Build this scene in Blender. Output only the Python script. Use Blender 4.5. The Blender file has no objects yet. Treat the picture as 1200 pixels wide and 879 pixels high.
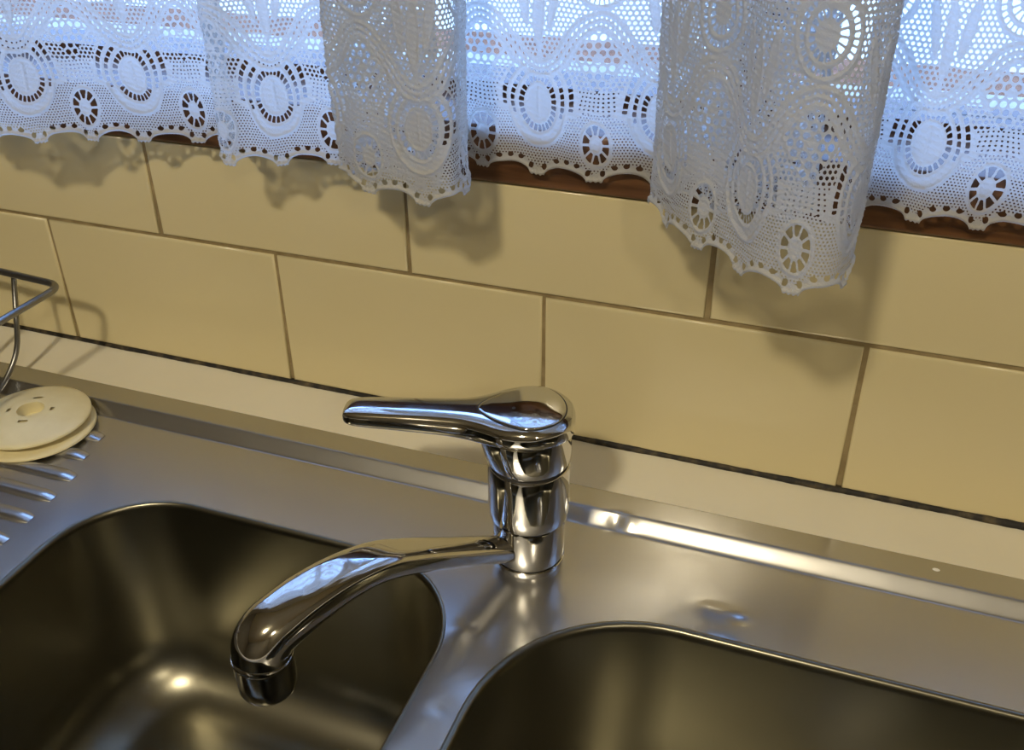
import bpy, bmesh, math, random
import numpy as np
from mathutils import Vector, Matrix
random.seed(7); np.random.seed(7)
sc = bpy.context.scene
COL = sc.collection

# ------------------------------------------------------------------ camera
F_PX = 1165.98
cam_d = bpy.data.cameras.new('camera')
cam_d.sensor_fit = 'HORIZONTAL'; cam_d.sensor_width = 36.0
cam_d.lens = 36.0 * F_PX / 1200.0
cam_d.clip_start = 0.01
cam = bpy.data.objects.new('camera', cam_d); COL.objects.link(cam)
yaw, pitch, roll = 0.3523, 0.5514, -0.0094
fw = Vector((-math.sin(yaw)*math.cos(pitch), math.cos(yaw)*math.cos(pitch), -math.sin(pitch)))
rt = Vector((math.cos(yaw), math.sin(yaw), 0)); up = rt.cross(fw)
r2 = rt*math.cos(roll)+up*math.sin(roll); u2 = -rt*math.sin(roll)+up*math.cos(roll)
M = Matrix((r2, u2, -fw)).transposed().to_4x4()
M.translation = Vector((0.4733, -0.6816, 0.4998))
cam.matrix_world = M
sc.camera = cam

# ------------------------------------------------------------------ world, exposure
SKY = (0.28, 0.48, 1.0); SKY_STRENGTH = 5.4
LAMP_COLOR = (1.0, 0.87, 0.62); LAMP_STRENGTH = 310.0
w = bpy.data.worlds.new('sky'); sc.world = w; w.use_nodes = True
bg = w.node_tree.nodes['Background']
bg.inputs[0].default_value = (*SKY, 1); bg.inputs[1].default_value = SKY_STRENGTH
sc.view_settings.view_transform = 'Standard'
sc.view_settings.look = 'None'
sc.view_settings.exposure = 0.0
sc.view_settings.gamma = 1.0
sc.view_settings.use_curve_mapping = False
sc.cycles.use_denoising = True
sc.cycles.max_bounces = 10
sc.cycles.transparent_max_bounces = 16
sc.cycles.sample_clamp_indirect = 6.0

# ------------------------------------------------------------------ helpers
def tag(o, label=None, cat=None, group=None, kind=None):
    if label: o['label'] = label
    if cat: o['category'] = cat
    if group: o['group'] = group
    if kind: o['kind'] = kind
    return o

def empty(name, loc=(0, 0, 0)):
    o = bpy.data.objects.new(name, None); o.location = loc
    o.empty_display_size = 0.02
    COL.objects.link(o); return o

def link(name, me, mat, parent=None, smooth=True):
    o = bpy.data.objects.new(name, me); COL.objects.link(o)
    if mat and not me.materials: me.materials.append(mat)
    if parent:
        o.parent = parent
        off = parent.location if parent.parent is None else Vector((0, 0, 0))
        o.matrix_parent_inverse = Matrix.Translation(-off)
    if smooth: me.shade_smooth()
    else: me.shade_flat()
    return o

def mesh(name, verts, faces, mat, parent=None, smooth=True, auto=None):
    me = bpy.data.meshes.new(name)
    me.from_pydata([tuple(v) for v in verts], [], faces); me.update()
    bm = bmesh.new(); bm.from_mesh(me)
    bmesh.ops.recalc_face_normals(bm, faces=bm.faces)
    if auto:
        for e in bm.edges:
            if len(e.link_faces) == 2 and e.calc_face_angle(0) > auto: e.smooth = False
    bm.to_mesh(me); bm.free()
    o = link(name, me, mat, parent, False)
    if smooth:
        for p in me.polygons: p.use_smooth = True
    return o

def box(vs, fs, x0, x1, y0, y1, z0, z1):
    b = len(vs)
    vs += [(x0,y0,z0),(x1,y0,z0),(x1,y1,z0),(x0,y1,z0),(x0,y0,z1),(x1,y0,z1),(x1,y1,z1),(x0,y1,z1)]
    fs += [[b+i for i in f] for f in ((0,3,2,1),(4,5,6,7),(0,1,5,4),(1,2,6,5),(2,3,7,6),(3,0,4,7))]

def boxes(name, lst, mat, parent=None, bevel=0.0):
    vs, fs = [], []
    for b in lst: box(vs, fs, *b)
    o = mesh(name, vs, fs, mat, parent, smooth=False)
    if bevel:
        bm = bmesh.new(); bm.from_mesh(o.data)
        bmesh.ops.bevel(bm, geom=list(bm.edges), offset=bevel, segments=3, affect='EDGES', profile=0.5)
        for f in bm.faces: f.smooth = True
        for e in bm.edges:
            if len(e.link_faces) == 2 and e.calc_face_angle(0) > 0.9: e.smooth = False
        bm.to_mesh(o.data); bm.free()
    return o

def loft(rings, closed_ring=True, cap0=True, cap1=True):
    vs = []; fs = []
    n = len(rings[0])
    for r in rings: vs += [tuple(p) for p in r]
    m = n if closed_ring else n-1
    for i in range(len(rings)-1):
        for j in range(m):
            a = i*n+j; b = i*n+(j+1) % n
            fs.append([a, b, b+n, a+n])
    if cap0: fs.append(list(range(n))[::-1])
    if cap1: fs.append([(len(rings)-1)*n+j for j in range(n)])
    return vs, fs

def lathe(name, prof, c, mat, parent, n=48, auto=0.7, cap0=True, cap1=True):
    rings = [[(c[0]+r*math.cos(2*math.pi*k/n), c[1]+r*math.sin(2*math.pi*k/n), c[2]+z) for k in range(n)] for r, z in prof]
    vs, fs = loft(rings, cap0=cap0, cap1=cap1)
    return mesh(name, vs, fs, mat, parent, auto=auto)

def catmull(pts, sub=8, closed=False):
    P = [np.array(p, float) for p in pts]; out = []
    n = len(P)
    for i in range(n if closed else n-1):
        p0 = P[i-1] if (i > 0 or closed) else 2*P[0]-P[1]
        p1 = P[i]; p2 = P[(i+1) % n]
        p3 = P[(i+2) % n] if (closed or i+2 < n) else 2*P[-1]-P[-2]
        for k in range(sub):
            t = k/sub
            out.append(0.5*((2*p1)+(-p0+p2)*t+(2*p0-5*p1+4*p2-p3)*t*t+(-p0+3*p1-3*p2+p3)*t**3))
    if not closed: out.append(P[-1])
    return out

def tube_geo(path, rad, n=10, closed=False):
    P = [Vector(p) for p in path]; N = len(P)
    rings = []
    t0 = (P[1]-P[0]).normalized()
    nrm = t0.orthogonal().normalized()
    prev = t0
    for i in range(N):
        if closed: t = (P[(i+1) % N]-P[i-1]).normalized()
        elif i == 0: t = (P[1]-P[0]).normalized()
        elif i == N-1: t = (P[-1]-P[-2]).normalized()
        else: t = (P[i+1]-P[i-1]).normalized()
        q = prev.rotation_difference(t); nrm = q @ nrm; nrm = (nrm-t*nrm.dot(t)).normalized(); prev = t
        b = t.cross(nrm)
        rings.append([P[i]+rad*(nrm*math.cos(2*math.pi*k/n)+b*math.sin(2*math.pi*k/n)) for k in range(n)])
    if closed:
        # join the last ring to the first
        vs, fs = loft(rings, cap0=False, cap1=False)
        L = (N-1)*n
        # find best twist
        best = min(range(n), key=lambda s: sum((rings[-1][k]-rings[0][(k+s) % n]).length for k in range(n)))
        for k in range(n):
            fs.append([L+k, L+(k+1) % n, (k+1+best) % n, (k+best) % n])
        return vs, fs
    return loft(rings)

def tube(name, path, rad, mat, parent, n=10, closed=False):
    vs, fs = tube_geo(path, rad, n, closed)
    return mesh(name, vs, fs, mat, parent)

def round_path(pts, r, seg=6, closed=False):
    P = [Vector(p) for p in pts]; N = len(P); out = []
    for i in range(N):
        if not closed and i in (0, N-1): out.append(P[i]); continue
        a = (P[i-1]-P[i]).normalized(); b = (P[(i+1) % N]-P[i]).normalized()
        p0 = P[i]+a*r; p2 = P[i]+b*r
        for k in range(seg+1):
            t = k/seg
            out.append(p0*(1-t)**2+P[i]*2*t*(1-t)+p2*t*t)
    return out

def march(X, Y, Fd):
    """cut the sheet X x Y where the field is negative; returns uv verts, list of poly index arrays"""
    nx, ny = len(X), len(Y); N = nx*ny
    S = Fd > 0
    idx = np.arange(N).reshape(nx, ny)
    c = [idx[:-1, :-1], idx[1:, :-1], idx[1:, 1:], idx[:-1, 1:]]
    e = [N+idx[:-1, :-1], 2*N+idx[1:, :-1], N+idx[:-1, 1:], 2*N+idx[:-1, :-1]]
    s = [S[:-1, :-1], S[1:, :-1], S[1:, 1:], S[:-1, 1:]]
    case = s[0]*1+s[1]*2+s[2]*4+s[3]*8
    polys = []
    for k in range(1, 16):
        m = case == k
        if not m.any(): continue
        seq = []
        for q in range(4):
            ins = (k >> q) & 1; nxt = (k >> ((q+1) % 4)) & 1
            if ins: seq.append(c[q][m])
            if ins != nxt: seq.append(e[q][m])
        polys.append(np.stack(seq, 1))
    used = np.unique(np.concatenate([p.ravel() for p in polys]))
    uv = np.zeros((len(used), 2))
    kind = used//N; r = used % N; i = r//ny; j = r % ny
    a = kind == 0
    uv[a, 0] = X[i[a]]; uv[a, 1] = Y[j[a]]
    a = kind == 1
    f0 = Fd[i[a], j[a]]; f1 = Fd[i[a]+1, j[a]]; t = f0/(f0-f1)
    uv[a, 0] = X[i[a]]+(X[i[a]+1]-X[i[a]])*t; uv[a, 1] = Y[j[a]]
    a = kind == 2
    f0 = Fd[i[a], j[a]]; f1 = Fd[i[a], j[a]+1]; t = f0/(f0-f1)
    uv[a, 0] = X[i[a]]; uv[a, 1] = Y[j[a]]+(Y[j[a]+1]-Y[j[a]])*t
    polys = [np.searchsorted(used, p) for p in polys]
    return uv, polys

def big_mesh(name, co, polys):
    me = bpy.data.meshes.new(name)
    me.vertices.add(len(co)); me.vertices.foreach_set('co', np.ascontiguousarray(co, np.float32).ravel())
    loops = np.concatenate([p.ravel() for p in polys]).astype(np.int32)
    tot = np.concatenate([np.full(len(p), p.shape[1]) for p in polys])
    st = np.concatenate([[0], np.cumsum(tot)[:-1]]).astype(np.int32)
    me.loops.add(len(loops)); me.loops.foreach_set('vertex_index', loops)
    me.polygons.add(len(st)); me.polygons.foreach_set('loop_start', st)
    me.update(calc_edges=True); me.validate()
    return me

# ------------------------------------------------------------------ materials
def mat(name, color, rough=0.5, metal=0.0, spec=0.5, coat=0.0):
    m = bpy.data.materials.new(name); m.use_nodes = True
    b = m.node_tree.nodes['Principled BSDF']
    b.inputs['Base Color'].default_value = (*color, 1)
    b.inputs['Roughness'].default_value = rough
    b.inputs['Metallic'].default_value = metal
    b.inputs['Specular IOR Level'].default_value = spec
    b.inputs['Coat Weight'].default_value = coat
    return m

def nodes(m): return m.node_tree, m.node_tree.nodes['Principled BSDF']

def add_noise(m, scale, lo, hi, target='Base Color', detail=6, stretch=None, rough=0.55, pos=(0.35, 0.65)):
    nt, b = nodes(m)
    tc = nt.nodes.new('ShaderNodeTexCoord'); mp = nt.nodes.new('ShaderNodeMapping')
    nt.links.new(tc.outputs['Object'], mp.inputs[0])
    if stretch: mp.inputs['Scale'].default_value = stretch
    n = nt.nodes.new('ShaderNodeTexNoise'); n.inputs['Scale'].default_value = scale
    n.inputs['Detail'].default_value = detail; n.inputs['Roughness'].default_value = rough
    nt.links.new(mp.outputs[0], n.inputs['Vector'])
    r = nt.nodes.new('ShaderNodeValToRGB')
    f = lambda c: (*c, 1) if isinstance(c, tuple) else (c, c, c, 1)
    r.color_ramp.elements[0].color = f(lo); r.color_ramp.elements[1].color = f(hi)
    r.color_ramp.elements[0].position = pos[0]; r.color_ramp.elements[1].position = pos[1]
    nt.links.new(n.outputs['Fac'], r.inputs[0])
    nt.links.new(r.outputs[0], b.inputs[target])
    return r

def add_bump(m, layers):
    nt, b = nodes(m)
    tc = nt.nodes.new('ShaderNodeTexCoord'); prev = None
    for scale, dist, stretch, detail in layers:
        mp = nt.nodes.new('ShaderNodeMapping'); nt.links.new(tc.outputs['Object'], mp.inputs[0])
        if stretch: mp.inputs['Scale'].default_value = stretch
        n = nt.nodes.new('ShaderNodeTexNoise'); n.inputs['Scale'].default_value = scale; n.inputs['Detail'].default_value = detail
        nt.links.new(mp.outputs[0], n.inputs['Vector'])
        bp = nt.nodes.new('ShaderNodeBump'); bp.inputs['Distance'].default_value = dist; bp.inputs['Strength'].default_value = 1.0
        nt.links.new(n.outputs['Fac'], bp.inputs['Height'])
        if prev: nt.links.new(prev.outputs[0], bp.inputs['Normal'])
        prev = bp
    nt.links.new(prev.outputs[0], b.inputs['Normal'])

M_TILE = mat('cream_glazed_tile', (0.69, 0.60, 0.36), 0.16, spec=0.45)
add_noise(M_TILE, 2.2, (0.68, 0.59, 0.35), (0.71, 0.62, 0.38))
add_bump(M_TILE, [(14, 0.0006, None, 1)])
M_GROUT = mat('brown_grout', (0.30, 0.23, 0.12), 0.9)
add_noise(M_GROUT, 60, (0.24, 0.18, 0.09), (0.36, 0.28, 0.15))
M_MOULD = mat('black_mould_sealant', (0.03, 0.025, 0.02), 0.7)
add_noise(M_MOULD, 90, (0.012, 0.01, 0.008), (0.12, 0.09, 0.05), pos=(0.45, 0.75))
M_LAM = mat('cream_laminate', (0.82, 0.77, 0.63), 0.42)
add_noise(M_LAM, 8, (0.80, 0.75, 0.61), (0.84, 0.79, 0.65))
def two_lobe(m, color, rough2, fac):
    nt, b = nodes(m)
    g = nt.nodes.new('ShaderNodeBsdfPrincipled'); g.inputs['Metallic'].default_value = 1.0
    g.inputs['Base Color'].default_value = (*color, 1); g.inputs['Roughness'].default_value = rough2
    mx_ = nt.nodes.new('ShaderNodeMixShader'); mx_.inputs[0].default_value = fac
    o_ = [n_ for n_ in nt.nodes if n_.type == 'OUTPUT_MATERIAL'][0]
    nt.links.new(b.outputs[0], mx_.inputs[1]); nt.links.new(g.outputs[0], mx_.inputs[2]); nt.links.new(mx_.outputs[0], o_.inputs[0])
M_STEEL = mat('brushed_steel', (0.57, 0.565, 0.56), 0.18, 1.0)
add_noise(M_STEEL, 10, 0.17, 0.23, 'Roughness', 3)
add_bump(M_STEEL, [(5, 0.0006, None, 1), (420, 0.00002, (0.15, 1, 1), 4)])
two_lobe(M_STEEL, (0.57, 0.565, 0.56), 0.45, 0.30)
M_BOWL = mat('shaded_bowl_steel', (0.235, 0.222, 0.175), 0.31, 1.0)  # darker than the deck steel: the bowls' dimness is put into the colour
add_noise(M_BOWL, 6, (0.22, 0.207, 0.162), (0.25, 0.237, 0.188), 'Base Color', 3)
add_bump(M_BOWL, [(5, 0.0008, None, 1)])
M_CHROME = mat('worn_chrome', (0.70, 0.70, 0.71), 0.07, 1.0)
add_noise(M_CHROME, 35, 0.03, 0.10, 'Roughness', 6)
M_GAP = mat('dark_gap', (0.015, 0.013, 0.011), 0.6)  # near-black for the tap's joints, plate seam and dot
M_WIRE = mat('grey_steel_wire', (0.28, 0.28, 0.28), 0.32, 1.0)
M_PLASTIC = mat('aged_cream_plastic', (0.80, 0.74, 0.54), 0.38)
add_noise(M_PLASTIC, 30, (0.76, 0.67, 0.40), (0.83, 0.75, 0.49))
M_WOOD = mat('varnished_brown_timber', (0.20, 0.085, 0.03), 0.35)
add_noise(M_WOOD, 9, (0.07, 0.028, 0.010), (0.17, 0.075, 0.028), stretch=(1, 14, 14), detail=8)
M_PAINT = mat('dimmed_wall_paint', (0.13, 0.11, 0.075), 0.7)  # darkened colour stands in for a dim room in the chrome reflections
add_noise(M_PAINT, 4, (0.115, 0.10, 0.068), (0.145, 0.122, 0.083))
M_CEIL = mat('warm_tinted_ceiling_paint', (0.70, 0.62, 0.40), 0.8)  # warm light tinted into the colour, for the steel's reflections
add_noise(M_CEIL, 5, (0.68, 0.60, 0.38), (0.72, 0.64, 0.42))
M_FLOOR = mat('brown_vinyl_floor', (0.16, 0.11, 0.07), 0.5)
add_noise(M_FLOOR, 12, (0.12, 0.08, 0.05), (0.20, 0.14, 0.09))
M_GROUND = mat('pale_concrete', (0.60, 0.56, 0.50), 0.9)
add_noise(M_GROUND, 7, (0.68, 0.62, 0.52), (0.84, 0.78, 0.66))
M_BRICK = mat('terracotta_edging', (0.24, 0.09, 0.03), 0.9)
add_noise(M_BRICK, 9, (0.18, 0.065, 0.02), (0.30, 0.12, 0.045))
M_WHITE = mat('white_fleck', (0.85, 0.84, 0.8), 0.6)

M_LACE = bpy.data.materials.new('white_cotton_lace'); M_LACE.use_nodes = True
nt = M_LACE.node_tree; nt.nodes.clear()
out = nt.nodes.new('ShaderNodeOutputMaterial')
dif = nt.nodes.new('ShaderNodeBsdfDiffuse'); trl = nt.nodes.new('ShaderNodeBsdfTranslucent'); mx = nt.nodes.new('ShaderNodeMixShader')
tc = nt.nodes.new('ShaderNodeTexCoord'); n1 = nt.nodes.new('ShaderNodeTexNoise'); n1.inputs['Scale'].default_value = 900; n1.inputs['Detail'].default_value = 3
nt.links.new(tc.outputs['Object'], n1.inputs['Vector'])
bp = nt.nodes.new('ShaderNodeBump'); bp.inputs['Distance'].default_value = 0.0005; nt.links.new(n1.outputs['Fac'], bp.inputs['Height'])
n2 = nt.nodes.new('ShaderNodeTexNoise'); n2.inputs['Scale'].default_value = 25; nt.links.new(tc.outputs['Object'], n2.inputs['Vector'])
rp = nt.nodes.new('ShaderNodeValToRGB'); rp.color_ramp.elements[0].color = (0.65, 0.64, 0.61, 1); rp.color_ramp.elements[1].color = (0.74, 0.74, 0.72, 1)
nt.links.new(n2.outputs['Fac'], rp.inputs[0])
for b in (dif, trl):
    nt.links.new(rp.outputs[0], b.inputs['Color']); nt.links.new(bp.outputs[0], b.inputs['Normal'])
mx.inputs[0].default_value = 0.50
nt.links.new(dif.outputs[0], mx.inputs[1]); nt.links.new(trl.outputs[0], mx.inputs[2]); nt.links.new(mx.outputs[0], out.inputs[0])

M_GLASS = bpy.data.materials.new('window_glass'); M_GLASS.use_nodes = True
nt = M_GLASS.node_tree; nt.nodes.clear()
out = nt.nodes.new('ShaderNodeOutputMaterial'); tr = nt.nodes.new('ShaderNodeBsdfTransparent'); gl = nt.nodes.new('ShaderNodeBsdfGlossy')
gl.inputs['Roughness'].default_value = 0.02
mx = nt.nodes.new('ShaderNodeMixShader')
tr.inputs[0].default_value = (0.95, 0.97, 0.96, 1)
mx.inputs[0].default_value = 0.06; nt.links.new(tr.outputs[0], mx.inputs[1]); nt.links.new(gl.outputs[0], mx.inputs[2]); nt.links.new(mx.outputs[0], out.inputs[0])

M_LAMP = bpy.data.materials.new('lit_opal_globe'); M_LAMP.use_nodes = True
b = M_LAMP.node_tree.nodes['Principled BSDF']
b.inputs['Base Color'].default_value = (0.9, 0.85, 0.7, 1)
b.inputs['Emission Color'].default_value = (*LAMP_COLOR, 1); b.inputs['Emission Strength'].default_value = LAMP_STRENGTH
M_LAMP2 = M_LAMP.copy(); M_LAMP2.name = 'lit_opal_globe_dimmer'
M_LAMP2.node_tree.nodes['Principled BSDF'].inputs['Emission Strength'].default_value = LAMP_STRENGTH*0.5

# ------------------------------------------------------------------ room shell
DECK = -0.0075
RX0, RX1, RY0, RZ0, RZ1 = -1.7, 1.9, -3.0, -0.9, 1.5
WX0, WX1, WZ0, WZ1 = -0.52, 0.92, 0.225, 0.74        # window opening
WT = 0.14
wall = boxes('wall_back', [
    (RX0, RX1, 0.004, WT, RZ0, WZ0), (RX0, WX0, 0.004, WT, WZ0, RZ1),
    (WX1, RX1, 0.004, WT, WZ0, RZ1), (WX0, WX1, 0.004, WT, WZ1, RZ1)], M_PAINT)
tag(wall, kind='structure')
for nm, b, m in (('wall_left', (RX0-0.1, RX0, RY0, WT, RZ0, RZ1), M_PAINT), ('wall_right', (RX1, RX1+0.1, RY0, WT, RZ0, RZ1), M_PAINT),
                 ('wall_front', (RX0, RX1, RY0-0.1, RY0, RZ0, RZ1), M_PAINT), ('floor', (RX0, RX1, RY0, WT, RZ0-0.1, RZ0), M_FLOOR),
                 ('ceiling', (RX0, RX1, RY0, WT, RZ1, RZ1+0.1), M_CEIL)):
    tag(boxes(nm, [b], m), kind='structure')
tag(boxes('ground', [(-9, 9, 0.16, 14, -1.0, -0.9)], M_GROUND), kind='structure')
tag(boxes('trim_3', [(-9, 9, 4.2, 5.0, -0.9, -0.86)], M_BRICK), kind='structure')
tag(boxes('trim_4', [(WX0, WX1, 0.126, 0.23, 0.235, 0.262)], M_GROUND), kind='structure')

# tiles: each one a piece of the back wall
boxes('grout', [(RX0, RX1, 0.0022, 0.006, 0.0008, WZ0)], M_GROUT, wall)
TW, TH, J = 0.25, 0.1337, 0.0038
def tile_mesh(w_, h_):
    d, b = 0.0055, 0.0014
    rings = []
    for ins, y in ((0, d), (0, b), (b*0.3, b*0.3), (b, 0.0), (b*2.2, -0.00012)):
        rings.append([(-w_/2+ins, y, -h_/2+ins), (w_/2-ins, y, -h_/2+ins), (w_/2-ins, y, h_/2-ins), (-w_/2+ins, y, h_/2-ins)])
    vs, fs = loft(rings)
    me = bpy.data.meshes.new('tile'); me.from_pydata(vs, [], fs); me.update()
    bm = bmesh.new(); bm.from_mesh(me); bmesh.ops.recalc_face_normals(bm, faces=bm.faces); bm.to_mesh(me); bm.free()
    return me
row1 = tile_mesh(TW-J, TH-J/2-0.003); row2 = tile_mesh(TW-J, WZ0-TH-J/2-0.001)
for k in range(-6, 8):
    for me, zc, off in ((row1, (0.003+TH-J/2)/2, 0.0005), (row2, (TH+J/2+WZ0-0.001)/2, 0.0071+TW/2)):
        x = (k+0.5)*TW+off
        if x-TW/2 < RX0 or x+TW/2 > RX1: continue
        o = bpy.data.objects.new('tile', me); COL.objects.link(o)
        if not me.materials: me.materials.append(M_TILE); me.shade_smooth()
        o.location = (x+random.uniform(-.0004, .0004), random.uniform(-.0002, .0002), zc+random.uniform(-.0003, .0003))
        o.rotation_euler = (random.uniform(-.002, .002), random.uniform(-.001, .001), random.uniform(-.002, .002))
        o.parent = wall
# mouldy sealant bead at the foot of the tiles
vs, fs, rings = [], [], []
x = RX0
while x < RX1:
    t = 0.0014+0.0009*(0.5+0.5*math.sin(x*23)*math.sin(x*61+1))+random.uniform(0, .0004)
    t *= 0.75 + 0.5*min(1, max(0, (x+0.3)/0.9))
    rings.append([(x, 0.003, -0.001), (x, -t*1.1, -0.0005), (x, -t, t*0.7), (x, -t*0.2, t*1.25+0.001), (x, 0.003, t*1.25+0.0012)])
    x += 0.004
vs, fs = loft(rings)
tag(mesh('trim_1', vs, fs, M_MOULD), kind='structure')

# window: sill, frame, panes
tag(boxes('trim_2', [(WX0, WX1, -0.003, 0.10, WZ0+0.0005, 0.270)], M_WOOD, bevel=0.003), kind='structure')
win = boxes('window_1', [(WX0, WX1, 0.075, 0.125, 0.270, 0.280), (WX0, WX1, 0.075, 0.125, WZ1-0.05, WZ1),
                         (WX0, WX0+0.05, 0.075, 0.125, 0.280, WZ1-0.05), (WX1-0.05, WX1, 0.075, 0.125, 0.280, WZ1-0.05),
                         (0.37, 0.41, 0.075, 0.125, 0.280, WZ1-0.05)], M_WOOD)
tag(win, kind='structure')
for a, c in ((WX0+0.05, 0.37), (0.41, WX1-0.05)):
    boxes('pane', [(a, c, 0.098, 0.102, 0.280, WZ1-0.05)], M_GLASS, win)

# ------------------------------------------------------------------ benchtop
SX0, SX1, SYB, SYF = -0.78, 0.84, -0.0645, -0.60
bench = boxes('benchtop', [(RX0, RX1, -0.072, -0.0005, -0.036, 0.0), (RX0, RX1, -0.62, -0.585, -0.036, 0.0),
                           (RX0, SX0+0.01, -0.585, -0.072, -0.036, 0.0), (SX1-0.01, RX1, -0.585, -0.072, -0.036, 0.0)], M_LAM)
tag(bench, 'cream laminate benchtop showing as a pale strip between tiles and steel sink', 'benchtop')

# ------------------------------------------------------------------ sink
sink = empty('kitchen_sink', (0.25, -0.35, DECK))
tag(sink, 'stainless steel double bowl sink with ribbed drainer set in the benchtop', 'sink')
BOWLS = [(-0.066, 0.262, -0.180, -0.555, 0.082), (0.297, 0.775, -0.1835, -0.555, 0.115)]
def rr_sdf(X, Y, b):
    x0, x1, y1, y0, r = b
    cx, cy, hx, hy = (x0+x1)/2, (y0+y1)/2, (x1-x0)/2, (y1-y0)/2
    qx = np.abs(X-cx)-hx+r; qy = np.abs(Y-cy)-hy+r
    return np.hypot(np.maximum(qx, 0), np.maximum(qy, 0))+np.minimum(np.maximum(qx, qy), 0)-r
ys = [SYB, -0.0646, -0.0652]
ys += list(np.arange(-0.066, -0.082, -0.002)); ys += list(np.arange(-0.082, -0.104, -0.0006)); ys += list(np.arange(-0.104, SYF, -0.003)); ys.append(SYF)
Yg = np.array(ys[::-1]); Xg = np.arange(SX0, SX1+0.001, 0.003)
XX, YY = np.meshgrid(Xg, Yg, indexing='ij')
Fd = np.minimum(rr_sdf(XX, YY, BOWLS[0]), rr_sdf(XX, YY, BOWLS[1]))
uv, polys = march(Xg, Yg, Fd)
def smoothramp(t, k):            # soft max(t,0)
    return 0.5*(t+np.sqrt(t*t+k*k))
def deck_z(x, y):
    RIM = 0.0027
    s = (RIM-DECK)/(0.0985-0.0876)
    d1 = smoothramp((-0.0876-y), 0.0009)-smoothramp((-0.0985-y), 0.0011)
    z = RIM-s*d1
    z = np.where(y > SYB-0.00005, 0.0001, z)
    def dent(cx, cy, rx, ry, a):
        return a*np.exp(-(((x-cx)/rx)**2+((y-cy)/ry)**2))
    z = z+dent(0.437, -0.158, .016, .008, .0011)-dent(0.447, -0.161, .007, .004, .0013)+dent(0.425, -0.156, .006, .005, .0005)
    z = z-dent(0.342, -0.0925, .006, .006, .0022)+dent(0.352, -0.093, .006, .005, .0012)
    z = z+dent(0.272, -0.232, .008, .006, .0006)-dent(0.276, -0.228, .003, .003, .0008)-dent(0.283, -0.30, .008, .006, .0006)
    z = z-dent(0.44, -0.186, .012, .006, .0012)+dent(0.40, -0.12, .03, .012, .00008)
    return z
co = np.column_stack([uv[:, 0], uv[:, 1], deck_z(uv[:, 0], uv[:, 1])])
link('deck', big_mesh('deck', co, polys), M_STEEL, sink)
def rr_loop(b, ins, z, n=14):
    x0, x1, y1, y0, r = b
    r = max(r-ins, 0.012); x0 += ins; x1 -= ins; y0 += ins; y1 -= ins
    pts = []
    for cx, cy, a0 in ((x1-r, y1-r, 0), (x0+r, y1-r, 90), (x0+r, y0+r, 180), (x1-r, y0+r, 270)):
        for k in range(n+1):
            a = math.radians(a0+90*k/n); pts.append((cx+r*math.cos(a), cy+r*math.sin(a), z))
    # a few more points along the straight runs
    res = []
    for i, p in enumerate(pts):
        q = pts[(i+1) % len(pts)]; res.append(p)
        if (i+1) % (n+1) == 0:
            for t in (0.25, 0.5, 0.75): res.append(tuple(p[k]*(1-t)+q[k]*t for k in range(3)))
    return res
FLOORZ = -0.196
for b in BOWLS:
    prof = [(-0.0012, DECK+0.0002), (-0.0004, DECK+0.0004), (0.0008, DECK+0.0001), (0.0018, DECK-0.0008), (0.0026, DECK-0.0025), (0.0030, DECK-0.006), (0.0052, DECK-0.04), (0.0085, DECK-0.08)]
    if b is BOWLS[1]: prof[:2] = [(-0.0026, DECK+0.0001), (-0.0020, DECK+0.0005), (-0.0006, DECK+0.0005)]
    R = 0.052
    for k in range(0, 11):
        a = math.radians(90*k/10)
        prof.append((0.0105+R*(1-math.cos(a)), FLOORZ+R-R*math.sin(a)))
    prof += [(0.08, FLOORZ-0.0008), (0.11, FLOORZ-0.002)]
    rings = [rr_loop(b, i, z) for i, z in prof]
    cx, cy = (b[0]+b[1])/2, (b[2]+b[3])/2
    n = len(rings[0])
    base = rings[-1]
    rings.append([(cx+0.045*math.cos(math.atan2(p[1]-cy, p[0]-cx)), cy+0.045*math.sin(math.atan2(p[1]-cy, p[0]-cx)), FLOORZ-0.004) for p in base])
    vs, fs = loft(rings, cap0=False, cap1=False)
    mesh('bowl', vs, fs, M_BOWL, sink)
    lathe('drain', [(0.047, 0.001), (0.046, 0.002), (0.041, 0.0015), (0.036, -0.004), (0.030, -0.006), (0.012, -0.006), (0.010, -0.004), (0.006, -0.002)], (cx, cy, FLOORZ-0.004), M_STEEL, sink, 32, cap0=False)
# drainer ribs
RIBH = 0.0034
def rib_mesh(x0, x1):
    rings = []
    prof = [(0.0, 0.15), (0.003, 0.45), (0.008, 0.85), (0.014, 1.0)]
    st = [(x1-d, s) for d, s in prof]+[(x0+d, s) for d, s in prof[::-1]]
    for x, s in st:
        rings.append([(x, 0.0075*(0.55+0.45*s)*math.cos(math.pi*k/10), RIBH*s*math.sin(math.pi*k/10)**0.8) for k in range(11)])
    vs, fs = loft(rings, closed_ring=False, cap0=False, cap1=False)
    me = bpy.data.meshes.new('rib'); me.from_pydata(vs, [], fs); me.update()
    bm = bmesh.new(); bm.from_mesh(me); bmesh.ops.recalc_face_normals(bm, faces=bm.faces)
    if sum(f.normal.z for f in bm.faces) < 0: bmesh.ops.reverse_faces(bm, faces=bm.faces)
    bm.to_mesh(me); bm.free(); me.materials.append(M_STEEL); me.shade_smooth(); return me
rm = rib_mesh(-0.55, 0.0)
for k in range(-1, 13):
    y = -0.1553-0.0275*k
    xe = (-0.118, -0.112, -0.1015, -0.0985, -0.0965, -0.0955)[min(k+1, 5)]
    o = bpy.data.objects.new('rib', rm); COL.objects.link(o); o.parent = sink
    o.location = Vector((xe, y, DECK))-sink.location
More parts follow.
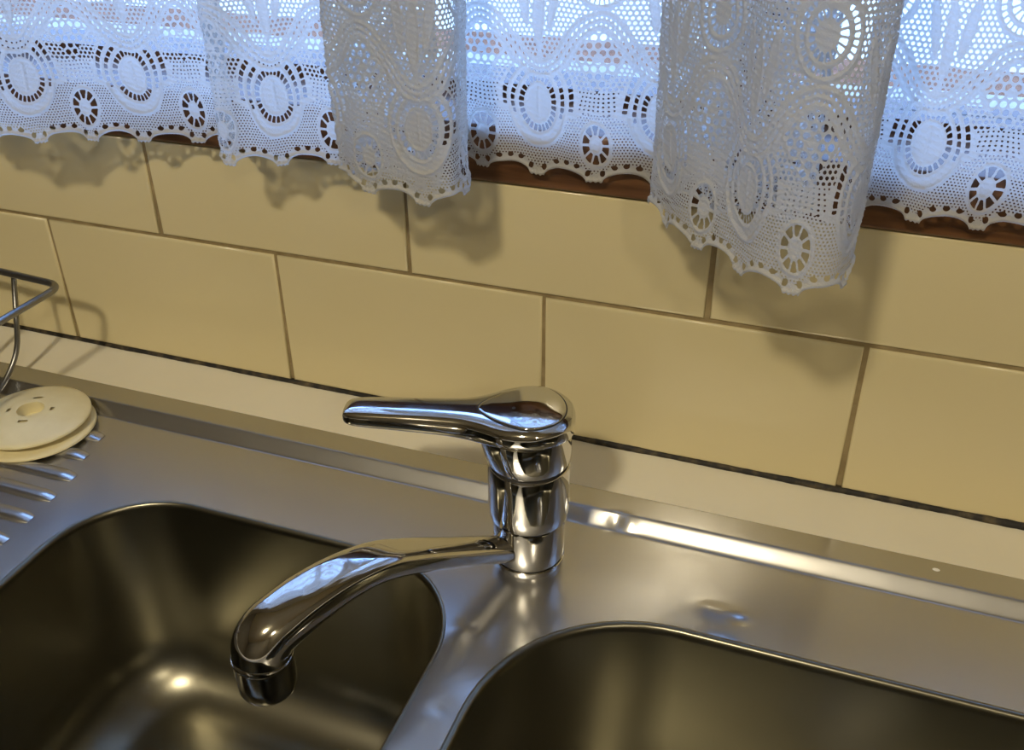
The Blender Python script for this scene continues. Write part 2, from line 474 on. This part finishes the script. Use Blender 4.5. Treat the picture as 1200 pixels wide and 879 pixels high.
# ------------------------------------------------------------------ tap
TX, TY = 0.2885, -0.146
tap = empty('mixer_tap', (TX, TY, DECK))
tag(tap, 'chrome single lever kitchen mixer tap standing between the two bowls', 'tap')
c0 = (TX, TY, 0)
lathe('base_ring', [(0.0215, DECK-0.0005), (0.0262, DECK), (0.0264, DECK+0.0012), (0.0264, DECK+0.0040), (0.0258, DECK+0.0046), (0.0225, DECK+0.0048)], c0, M_CHROME, tap)
lathe('seal', [(0.0249, DECK+0.004), (0.0249, DECK+0.0062)], c0, M_GAP, tap)
lathe('swivel_collar', [(0.0225, DECK+0.0058), (0.0257, DECK+0.0060), (0.0261, DECK+0.0068), (0.0263, 0.010), (0.0266, 0.031), (0.0262, 0.0325), (0.024, 0.0328)], c0, M_CHROME, tap)
lathe('seal', [(0.0256, 0.032), (0.0256, 0.0352)], c0, M_GAP, tap)
lathe('cartridge_body', [(0.024, 0.0345), (0.0282, 0.0348), (0.0290, 0.0362), (0.0294, 0.045), (0.0295, 0.070), (0.0294, 0.0805), (0.0289, 0.0815), (0.025, 0.0818)], c0, M_CHROME, tap)
lathe('seal', [(0.0280, 0.081), (0.0280, 0.0842)], c0, M_GAP, tap)
# lever head: skirt and handle in the lever's own frame (s along the lever, q across)
ld = Vector((-0.970, -0.245, 0)).normalized(); lq = Vector((0, 0, 1)).cross(ld)
cap = []
NR = 56
for r, z, sh in ((0.0255, 0.0838, 0), (0.0291, 0.0842, 0), (0.0298, 0.0856, 0), (0.0312, 0.0925, 0.0010), (0.0320, 0.1005, 0.0022), (0.0324, 0.1065, 0.0028), (0.0320, 0.1105, 0.0030), (0.029, 0.1125, 0.003)):
    cap.append([(TX+ld.x*sh+r*math.cos(2*math.pi*k/NR), TY+ld.y*sh+r*math.sin(2*math.pi*k/NR), z) for k in range(NR)])
vs, fs = loft(cap); mesh('cap', vs, fs, M_CHROME, tap, auto=0.8)

def itp(x, xs, ys): return float(np.interp(x, xs, ys))
def smooth_itp(x, xs, ys):
    i = max(0, min(len(xs)-2, int(np.searchsorted(xs, x))-1))
    h = xs[i+1]-xs[i]; t = (x-xs[i])/h
    def m(k):
        if k == 0: return (ys[1]-ys[0])/(xs[1]-xs[0])
        if k == len(xs)-1: return (ys[-1]-ys[-2])/(xs[-1]-xs[-2])
        return (ys[k+1]-ys[k-1])/(xs[k+1]-xs[k-1])
    t2, t3 = t*t, t**3
    return (2*t3-3*t2+1)*ys[i]+(t3-2*t2+t)*h*m(i)+(-2*t3+3*t2)*ys[i+1]+(t3-t2)*h*m(i+1)
LS = [-0.0320, -0.0314, -0.0285, -0.020, -0.009, 0.004, 0.018, 0.030, 0.042, 0.060, 0.090, 0.115, 0.124, 0.1285, 0.1300]
LW = [0.004, 0.009, 0.0175, 0.0265, 0.0318, 0.0325, 0.0295, 0.0230, 0.0180, 0.0155, 0.0140, 0.0130, 0.0117, 0.0088, 0.0035]
LT = [0.1180, 0.1200, 0.1230, 0.1255, 0.1268, 0.1265, 0.1250, 0.1238, 0.1232, 0.1228, 0.1222, 0.1215, 0.1207, 0.1190, 0.1165]
LB = [0.1115, 0.1105, 0.1098, 0.1095, 0.1092, 0.1090, 0.1078, 0.1060, 0.1056, 0.1066, 0.1078, 0.1088, 0.1096, 0.1115, 0.1145]
def lev_pt(s, ang):
    w_, t_, b_ = smooth_itp(s, LS, LW), smooth_itp(s, LS, LT), smooth_itp(s, LS, LB)
    zc = b_+(t_-b_)*0.42
    ca, sa = math.cos(ang), math.sin(ang)
    y = w_*math.copysign(abs(ca)**0.66, ca)
    z = zc+((t_-zc) if sa > 0 else (zc-b_))*math.copysign(abs(sa)**0.44, sa)
    p = Vector((TX, TY, 0))+ld*s+lq*y
    return (p.x, p.y, z)
SS = [LS[0]+(LS[-1]-LS[0])*0.5*(1-math.cos(math.pi*k/70)) for k in range(71)]
rings = [[lev_pt(s, 2*math.pi*k/40) for k in range(40)] for s in SS]
vs, fs = loft(rings)
lever = mesh('lever', vs, fs, M_CHROME, tap)
# inset shield plate on top of the head
def lev_top(s, q, off):
    w_, t_, b_ = smooth_itp(s, LS, LW), smooth_itp(s, LS, LT), smooth_itp(s, LS, LB)
    zc = b_+(t_-b_)*0.42
    a = min(0.999, abs(q)/w_)**(1/0.66); sa = math.sqrt(max(0, 1-a*a))
    p = Vector((TX, TY, 0))+ld*s+lq*q
    return (p.x, p.y, zc+(t_-zc)*sa**0.44+off)
def shield(scale, off):
    pts = []
    for k in range(56):
        a = 2*math.pi*k/56
        cs, sn = math.cos(a), math.sin(a)
        s = (0.036 if cs > 0 else 0.0245)*cs*scale
        wq = 0.0270*(1-0.45*max(0, cs)**1.5)
        pts.append((s-0.001, wq*sn*scale))
    return pts
rings = []
for sc_, off in ((1.0, -0.0005), (1.0, 0.0003), (0.985, 0.0007), (0.95, 0.0008), (0.8, 0.0008), (0.6, 0.0008), (0.4, 0.0008), (0.2, 0.0008)):
    rings.append([lev_top(s, q, off) for s, q in shield(sc_, off)])
vs, fs = loft(rings, cap0=False)
plate = mesh('top_plate', vs, fs, M_CHROME, lever, auto=0.9)
rings = []
for sc_, off in ((1.035, -0.0004), (1.035, 0.00015), (1.0, 0.0002), (0.99, -0.0004)):
    rings.append([lev_top(s, q, off) for s, q in shield(sc_, off)])
vs, fs = loft(rings, cap0=False, cap1=False)
mesh('plate_seam', vs, fs, M_GAP, lever)
p = lev_top(0.010, -0.004*-1, 0.0008)
lathe('indicator_dot', [(0.0013, -0.0004), (0.0013, 0.0003), (0.0006, 0.0004)], p, M_GAP, lever, 12)
# spout
sd = Vector((-0.468, -0.884, 0)).normalized(); sq = Vector((0, 0, 1)).cross(sd)
SP = [(0.010, 0.006), (0.0264, 0.0140), (0.0500, 0.0268), (0.0719, 0.0385), (0.1064, 0.0565), (0.1321, 0.0670), (0.1572, 0.0705), (0.1817, 0.0690), (0.200, 0.0650), (0.2105, 0.0615), (0.2168, 0.0555), (0.2180, 0.0480)]
pth = catmull(SP, 7)
arc = np.concatenate([[0], np.cumsum([np.linalg.norm(pth[i+1]-pth[i]) for i in range(len(pth)-1)])]); arc /= arc[-1]
rings = []
for i, pq in enumerate(pth):
    t = pth[min(i+1, len(pth)-1)]-pth[max(i-1, 0)]; t = t/np.linalg.norm(t)
    nrm = np.array([-t[1], t[0]])
    a = arc[i]
    hw = itp(a, [0, 0.10, 0.3, 0.5, 0.65, 0.8, 0.92, 1.0], [0.0112, 0.0112, 0.0122, 0.0138, 0.0152, 0.0170, 0.0182, 0.0185])
    hh = itp(a, [0, 0.10, 0.3, 0.5, 0.65, 0.8, 0.92, 1.0], [0.0090, 0.0090, 0.0088, 0.0090, 0.0098, 0.0120, 0.0164, 0.0185])
    ex = itp(a, [0, 0.3, 0.55, 0.8, 0.95, 1.0], [0.85, 0.75, 0.55, 0.60, 0.95, 1.0])
    ring = []
    for k in range(36):
        an = 2*math.pi*k/36; ca, sa = math.cos(an), math.sin(an)
        y = hw*math.copysign(abs(ca)**ex, ca); z = hh*math.copysign(abs(sa)**ex, sa)
        s = pq[0]+nrm[0]*z; zz = pq[1]+nrm[1]*z
        P = Vector((TX, TY, 0))+sd*s+sq*y
        ring.append((P.x, P.y, zz))
    rings.append(ring)
vs, fs = loft(rings)
spout = mesh('spout', vs, fs, M_CHROME, tap)
np_ = Vector((TX, TY, 0))+sd*0.2180
lathe('aerator', [(0.0150, 0.0482), (0.0187, 0.0480), (0.0190, 0.0462), (0.0187, 0.0452), (0.0183, 0.0448), (0.0182, 0.030), (0.0179, 0.0225), (0.0167, 0.0195), (0.0140, 0.0186), (0.011, 0.0190), (0.010, 0.025)], (np_.x, np_.y, 0), M_CHROME, spout)

# ------------------------------------------------------------------ cream disc
DX, DY = -0.1825, -0.1365
disc = empty('strainer_disc', (DX, DY, DECK+RIBH))
tag(disc, 'cream plastic double disc with centre hole lying on the drainer ribs', 'sink strainer')
Z0 = DECK+RIBH+0.0002
def dome(name, R, z_rim, z_c, hole, slots, c):
    n = 72; vs = []; fs = []
    rads = [R, R*1.0, R*0.985, R*0.9, R*0.75, R*0.6, R*0.5, R*0.42, R*0.35, hole*1.15, hole, hole]
    def zt(r): return z_c-(z_c-z_rim)*((r/R)**2)
    rings = []
    for i, r in enumerate(rads):
        if i == 0: z = zt(r)-0.0018
        elif i == len(rads)-1: z = zt(r)-0.004
        elif i == 2: z = zt(r)+0.0004
        elif i == 1: z = zt(r)-0.0003
        elif i == len(rads)-2: z = zt(r)-0.0004
        else: z = zt(r)
        rings.append((r, z))
    rings += [(hole*1.12, zt(hole)-0.004)]+[(r, zt(r)-0.0024) for r in (R*0.34, R*0.6, R*0.9, R*0.985)]
    N = len(rings)
    for r, z in rings:
        vs += [(c[0]+r*math.cos(2*math.pi*k/n), c[1]+r*math.sin(2*math.pi*k/n), z) for k in range(n)]
    for i in range(N):
        i2 = (i+1) % N
        for k in range(n):
            k2 = (k+1) % n
            if slots and (rings[i][0] == R*0.42 and rings[i2][0] == R*0.35) and any(abs((k-q*18-4+36) % 72-36) < (3 if q % 2 else 2) for q in range(4)): continue
            fs.append([i*n+k, i*n+k2, i2*n+k2, i2*n+k])
    return mesh(name, vs, fs, M_PLASTIC, disc, auto=1.0)
dome('lower_disc', 0.0515, Z0+0.0022, Z0+0.0085, 0.010, False, (DX+0.002, DY-0.002, 0))
dome('upper_disc', 0.0495, Z0+0.0120, Z0+0.0200, 0.0115, True, (DX, DY, 0))
lathe('hub', [(0.0135, Z0+0.004), (0.0135, Z0+0.0172), (0.0118, Z0+0.0172), (0.0118, Z0+0.006), (0.004, Z0+0.0062)], (DX, DY, 0), M_PLASTIC, disc, 32, cap0=False)

# ------------------------------------------------------------------ dish rack
rack = empty('dish_rack', (-0.40, -0.20, DECK+RIBH))
tag(rack, 'grey steel wire dish rack at the far end of the drainer', 'dish rack')
RXR, RXL, RYB, RYF, RT = -0.1890, -0.62, -0.060, -0.37, 0.100
ROT = math.radians(-4.0)
def rk(x, y, z):
    dx, dy = x-RXR, y-RYB
    return (RXR+dx*math.cos(ROT)-dy*math.sin(ROT)*0.3, RYB+dx*math.sin(ROT)+dy*math.cos(ROT), z)
rim = round_path([rk(RXR, RYB, RT), rk(RXR, RYF, RT), rk(RXL, RYF, RT), rk(RXL, RYB, RT)], 0.016, 6, True)
tube('rim_wire', rim, 0.0034, M_WIRE, rack, 12, True)
BZ = DECK+RIBH+0.0022
for k in range(8):
    x = RXR-0.063-0.048*k
    pth_ = round_path([rk(x, RYB+0.004, RT), rk(x, RYB-0.017, BZ+0.026), rk(x, RYB-0.050, BZ), rk(x, RYF+0.050, BZ), rk(x, RYF+0.017, BZ+0.026), rk(x, RYF-0.002, RT)], 0.018, 6)
    tube('hoop_wire', pth_, 0.0025, M_WIRE, rack, 8)
for y in (RYB-0.10, (RYB+RYF)/2, RYF+0.10):
    tube('cross_wire', [rk(RXR-0.05, y, BZ+0.0043), rk(RXL+0.03, y, BZ+0.0043)], 0.0022, M_WIRE, rack, 8)

# ------------------------------------------------------------------ lace curtain
PLAN = [(-.52, -.05), (-.46, -.03), (-.40, -.06), (-.33, -.035), (-.27, -.055), (-.21, -.078), (-.169, -.076), (-.13, -.055), (-.0935, -.0437), (-.06, -.036), (-.0333, -.030),
        (-.008, -.029), (.006, -.033), (.012, -.044), (.011, -.058), (.0135, -.068), (.024, -.0695), (.038, -.061), (.055, -.053), (.076, -.046), (.0983, -.042),
        (.13, -.044), (.168, -.050), (.190, -.058), (.194, -.067), (.172, -.071), (.140, -.063), (.116, -.058), (.112, -.064), (.122, -.0695), (.14, -.081), (.161, -.090), (.185, -.093), (.206, -.092),
        (.2125, -.084), (.211, -.060), (.203, -.034), (.188, -.014), (.184, -.0065), (.196, -.005), (.22, -.008), (.2575, -.012), (.295, -.012), (.3267, -.009), (.36, -.008), (.41, -.013), (.443, -.027), (.447, -.040), (.425, -.048), (.385, -.043), (.355, -.035),
        (.341, -.036), (.341, -.046), (.347, -.059), (.359, -.077), (.3744, -.0946), (.3965, -.1117), (.4241, -.1398), (.4535, -.1502), (.470, -.142), (.4775, -.122), (.4765, -.090), (.471, -.060), (.466, -.036), (.469, -.019),
        (.4823, -.012), (.505, -.015), (.5277, -.018), (.576, -.017), (.62, -.030), (.68, -.05), (.74, -.03), (.80, -.055), (.86, -.035), (.92, -.045)]
dense = np.array(catmull(PLAN, 24))
sarc = np.concatenate([[0], np.cumsum(np.hypot(*np.diff(dense, axis=0).T))]); LEN = sarc[-1]
HALF = 44.25
ANCH = [(-.157, -.072, -1), (-.1224, -.053, 0), (-.0777, -.040, 1), (-.0346, -.030, 2), (.0203, -.069, 4), (.0576, -.052, 5), (.0966, -.042, 6), (.1503, -.086, 10), (.1925, -.093, 11),
        (.2033, -.007, 14), (.2490, -.017, 15), (.2918, -.018, 16), (.3585, -.076, 23), (.3862, -.104, 24), (.4464, -.1495, 26), (.5092, -.022, 31), (.552, -.025, 32)]
sa_, ua_ = [], []; last = 0
for ax, ay, k in ANCH:
    d = np.hypot(dense[:, 0]-ax, dense[:, 1]-ay); d[:last] = 9
    last = int(np.argmin(d)); sa_.append(sarc[last]); ua_.append(k*HALF)
sa_ = [sa_[0]-0.4425*2]+sa_+[sa_[-1]+0.4425*2]; ua_ = [ua_[0]-HALF*20]+ua_+[ua_[-1]+HALF*20]
P2 = 2*HALF
HEM = 0.2395
def hexnet(x, y, pitch, r):
    """positive in the threads, negative in the round holes of a hexagonal net"""
    a = pitch; b = pitch*math.sqrt(3)
    d1 = np.hypot((x+a/2) % a-a/2, (y+b/2) % b-b/2)
    d2 = np.hypot(x % a-a/2, y % b-b/2)
    return np.minimum(d1, d2)-r
def ring_holes(x, y, ax, ay, r0, r1, n, bar, lo=-9e9):
    """holes in an elliptical ring, parted by n radial bars: negative inside a hole"""
    X, Y = x/ax, y/ay
    rho = np.hypot(X, Y); th = np.arctan2(Y, X)
    sc_ = 0.5*(ax+ay)
    rad = np.maximum(r0-rho, rho-r1)*sc_
    seg = 2*math.pi/n
    ang = (bar/2-np.abs((th+seg/2) % seg-seg/2)*rho*sc_)
    f = np.maximum(rad, ang)
    return np.where(y > lo, f, 9.0)
def lace(u, v):
    """u, v in mm. Field (>0 is thread) and relief height in mm."""
    am = (u+HALF) % P2-HALF                    # centred on the medallion
    ao = u % P2-HALF                           # centred on the oval
    ac = np.abs((u+HALF/2) % HALF-HALF/2)      # distance to the nearest lobe
    big = np.full(u.shape, 9.0)
    h = np.zeros(u.shape)
    t = np.clip((HALF/2-ac)/16.6, 0, 1)
    edge = 7.6*np.sqrt(np.maximum(0, 1-t*t))+0.5*np.cos(u*1.9)*(ac < 5)
    wave = 95+18*np.cos(2*math.pi*u/P2)
    dw = (v-wave)/np.sqrt(1+(18*2*math.pi/P2*np.sin(2*math.pi*u/P2))**2)
    v2 = 181-18*np.cos(2*math.pi*u/P2)
    dw2 = (v-v2)/np.sqrt(1+(18*2*math.pi/P2*np.sin(2*math.pi*u/P2))**2)
    # ---- net ground near the hem
    f = big.copy()
    ground = v < 44+6*np.cos(2*math.pi*u/P2)
    f = np.where(ground, hexnet(u, v, 2.35, 0.66), f)
    # ---- bands above the ground: fine dashes in the fans
    fan = (~ground) & (v < 78) & (np.abs(am) < 16)
    f = np.where(fan, np.maximum(0.75-np.abs((am*(1+(v-60)/60)+1.6) % 3.2-1.6), 0.7-np.abs((v+1.5) % 3.0-1.5))+0.15, f)
    # ---- oval and its arcs
    ox, oy = ao, v-53.0
    rho = np.hypot(ox/16, oy/22)
    zone = rho < 1.95
    inoval = zone & (dw < -3)
    lowcut = np.where(oy < -6, 1.28, 1.95)
    m = inoval & (rho < lowcut)
    f = np.where(m, 9.0, f)
    arcs = np.minimum(ring_holes(ox, oy, 16, 22, 0.70, 0.93, 26, 1.15), ring_holes(ox, oy, 16, 22, 1.13, 1.30, 34, 1.1, -9))
    arcs = np.minimum(arcs, ring_holes(ox, oy, 16, 22, 1.50, 1.70, 42, 1.1, -3))
    f = np.where(inoval, np.minimum(f, arcs), f)
    h += np.where(inoval, 0.45*np.exp(-((rho-1.03)/0.05)**2)+0.4*np.exp(-((rho-1.40)/0.06)**2)+0.45*np.exp(-((rho-0.64)/0.06)**2), 0)
    h += np.where(rho < 0.5, 0.5*np.exp(-(ox/0.9)**2), 0)
    chev = (oy < -6) & (rho > 1.26) & (rho < 1.46)
    f = np.where(chev, 9.0, f); h += np.where(chev, 0.5*np.exp(-((rho-1.36)/0.05)**2), 0)
    # ---- medallion
    mx_, my_ = am, v-27.5
    rm_ = np.hypot(mx_/11, my_/16)
    f = np.where(rm_ < 1.12, 9.0, f)
    f = np.minimum(f, ring_holes(mx_, my_, 11, 16, 0.46, 0.90, 10, 1.7))
    h += 0.5*np.exp(-((rm_-0.99)/0.07)**2)*(rm_ < 1.2)+0.3*np.exp(-((rm_-0.36)/0.08)**2)
    # ---- diamond of wide mesh under the crest
    dx, dy = am, v-89.0
    dd = np.maximum(np.abs(dx)/17+np.abs(dy)/24-1, (dw+6)/12)
    f = np.where(dd < 0, np.maximum(hexnet(dx, dy+2.2, 6.0, 2.15), 3.2-np.hypot(dx, dy)), f)
    h += 0.35*np.exp(-(np.abs(dd)/0.06)**2)
    # ---- leaf nets either side of the diamond, between oval arcs and wave
    leaf = (dw < -7.5) & (rho > 1.8) & (np.abs(am) > 5) & (v > 66) & (dd > 0.12)
    f = np.where(leaf, hexnet(u, v, 3.7, 1.22), f)
    # ---- wave band with its cords
    band = np.abs(dw) < 6.5
    f = np.where(band, 9.0, f)
    ph = u*1.0
    f = np.where(band, np.minimum(f, np.maximum(np.abs(np.abs(dw)-2.1)-0.62, np.abs((ph+1.6) % 3.2-1.6)*-1+0.9)), f)
    for q in (-4.2, 0.0, 4.2): h += 0.55*np.exp(-((dw-q)/1.1)**2)*(0.75+0.25*np.cos(u*2.6))
    # ---- second storey
    up = dw > 6.5
    net2 = hexnet(u, v, 3.7, 1.18)
    f = np.where(up, net2, f)
    # upright leaves in the trough
    for cx_, cy_, ax_, ay_ in ((0, 116, 4.2, 24), (11, 124, 3.4, 19), (-11, 124, 3.4, 19)):
        e = np.hypot((ao-cx_-(0.16*cx_/11)*(v-cy_))/ax_, (v-cy_)/ay_)
        f = np.where(up & (e < 1), 9.0, f); h += up*0.5*np.exp(-((e-0.9)/0.15)**2)
    f = np.where(up & (np.abs(ao) < 1.4) & (v < 142), 9.0, f)
    # rosette over the crest
    ex_, ey_ = am, v-143
    re = np.hypot(ex_/17, ey_/19)
    f = np.where(up & (re < 1.25), 9.0, f)
    f = np.where(up, np.minimum(f, ring_holes(ex_, ey_, 17, 19, 0.42, 0.68, 16, 1.3)), f)
    f = np.where(up, np.minimum(f, ring_holes(ex_, ey_, 17, 19, 0.86, 1.05, 30, 1.2)), f)
    h += up*(0.45*np.exp(-((re-0.77)/0.06)**2)+0.45*np.exp(-((re-1.15)/0.06)**2))
    # second wave
    band2 = np.abs(dw2) < 6.5
    f = np.where(band2, 9.0, f)
    for q in (-4.2, 0.0, 4.2): h += 0.55*np.exp(-((dw2-q)/1.1)**2)
    # ---- eyelets and corded edge
    eo = v-edge
    f = np.where(eo < 8.5, np.where(eo < 6.0, 9.0, f), f)
    for cpos, r1, r2 in ((4.9, 1.8, 2.4), (13.5, 2.4, 1.8), (HALF/2, 2.3, 1.8)):
        ce = 7.6*math.sqrt(max(0, 1-min(1, (HALF/2-cpos)/16.6)**2))
        f = np.minimum(f, (np.hypot((ac-cpos)/r1, (v-ce-(5.2 if cpos > 10 else 6.6))/r2)-1)*1.7)
    h += 1.0*np.exp(-((eo-1.5)/1.4)**2)
    f = np.minimum(f, eo)
    f = np.clip(f, -1.5, 1.5)
    # thread weave
    h += 0.13*np.sin(v*2.6+0.5*np.sin(u*0.3))*np.sin(u*2.6)+0.10*np.sin(v*1.5+u*0.4)
    return f, h
def lace_sheet(v0, v1, step):
    S = np.arange(0, LEN, step); V = np.arange(v0, v1+step*500, step*1000)/1000.0
    U = np.interp(S, sa_, ua_)
    UU, VV = np.meshgrid(U, V*1000, indexing='ij')
    # slight hand-made irregularity of the motif
    jx = 0.7*np.sin(VV*0.11+UU*0.031)+0.5*np.sin(UU*0.173+VV*0.07); jy = 0.6*np.sin(UU*0.09+1.7)+0.4*np.sin(UU*0.21+VV*0.05)
    Fd_, _ = lace(UU+jx, VV+jy)
    uv_, pl = march(S, V, Fd_)
    s, v = uv_[:, 0], uv_[:, 1]
    u = np.interp(s, sa_, ua_)
    vm = v*1000
    jx = 0.7*np.sin(vm*0.11+u*0.031)+0.5*np.sin(u*0.173+vm*0.07); jy = 0.6*np.sin(u*0.09+1.7)+0.4*np.sin(u*0.21+vm*0.05)
    _, hh_ = lace(u+jx, vm+jy)
    px = np.interp(s, sarc, dense[:, 0]); py = np.interp(s, sarc, dense[:, 1])
    ds = 0.004
    tx = np.interp(s+ds, sarc, dense[:, 0])-np.interp(s-ds, sarc, dense[:, 0]); ty = np.interp(s+ds, sarc, dense[:, 1])-np.interp(s-ds, sarc, dense[:, 1])
    l = np.hypot(tx, ty)+1e-9; nx_, ny_ = ty/l, -tx/l
    wob = 0.0012*np.sin(s*70+v*18)+0.0008*np.sin(s*161-v*31)
    wob *= np.clip((-py-0.004)/0.02, 0, 1)
    off = hh_*0.0017+wob
    return np.column_stack([px+nx_*off, py+ny_*off, HEM+v]), pl
c1, p1 = lace_sheet(-2, 152, 0.0007)
c2, p2 = lace_sheet(152, 430, 0.0016)
polys = p1+[p+len(c1) for p in p2]
cur = link('lace_curtain', big_mesh('lace_curtain', np.vstack([c1, c2]), polys), M_LACE)
tag(cur, 'white cotton lace curtain with scalloped hem gathered in folds over the window', 'curtain')
# rod carrying it
rod = empty('curtain_rod', (0.2, -0.06, 0.6758))
tag(rod, 'slim brown rod carrying the lace curtain above the sink', 'curtain rod')
tube('pole', [(WX0-0.06, -0.060, 0.6758), (WX1+0.06, -0.060, 0.6758)], 0.006, M_WOOD, rod, 12)
for x in (WX0-0.04, WX1+0.04):
    boxes('bracket', [(x-0.006, x+0.006, -0.062, 0.0042, 0.664, 0.672)], M_WOOD, rod)

# ------------------------------------------------------------------ ceiling lamp
for LP, lab in (((0.21, -1.45, RZ1), 'round opal ceiling light nearest the window'), ((1.50, -2.0, RZ1), 'round opal ceiling light deeper in the kitchen')):
    lamp = empty('ceiling_lamp', LP)
    tag(lamp, lab, 'lamp', 'ceiling lights of the kitchen')
    lathe('base_plate', [(0.098, -0.0005), (0.098, -0.008), (0.090, -0.012)], LP, M_CEIL, lamp, 40)
    lathe('diffuser', [(0.085*math.sin(math.pi/2*k/10)+1e-4, -0.014-0.040*math.cos(math.pi/2*k/10)) for k in range(11)], LP, M_LAMP if LP[0] < 1 else M_LAMP2, lamp, 40)

# small white fleck on the sink rim
fl = lathe('paint_fleck', [(0.0016, 0.0), (0.0015, 0.0004), (0.0008, 0.0006)], (0, 0, 0), M_WHITE, None, 9)
fl.scale = (1.7, 1, 1); fl.location = (0.574, -0.0745, 0.0027)
tag(fl, 'tiny white paint fleck on the steel rim behind the right bowl', 'fleck')
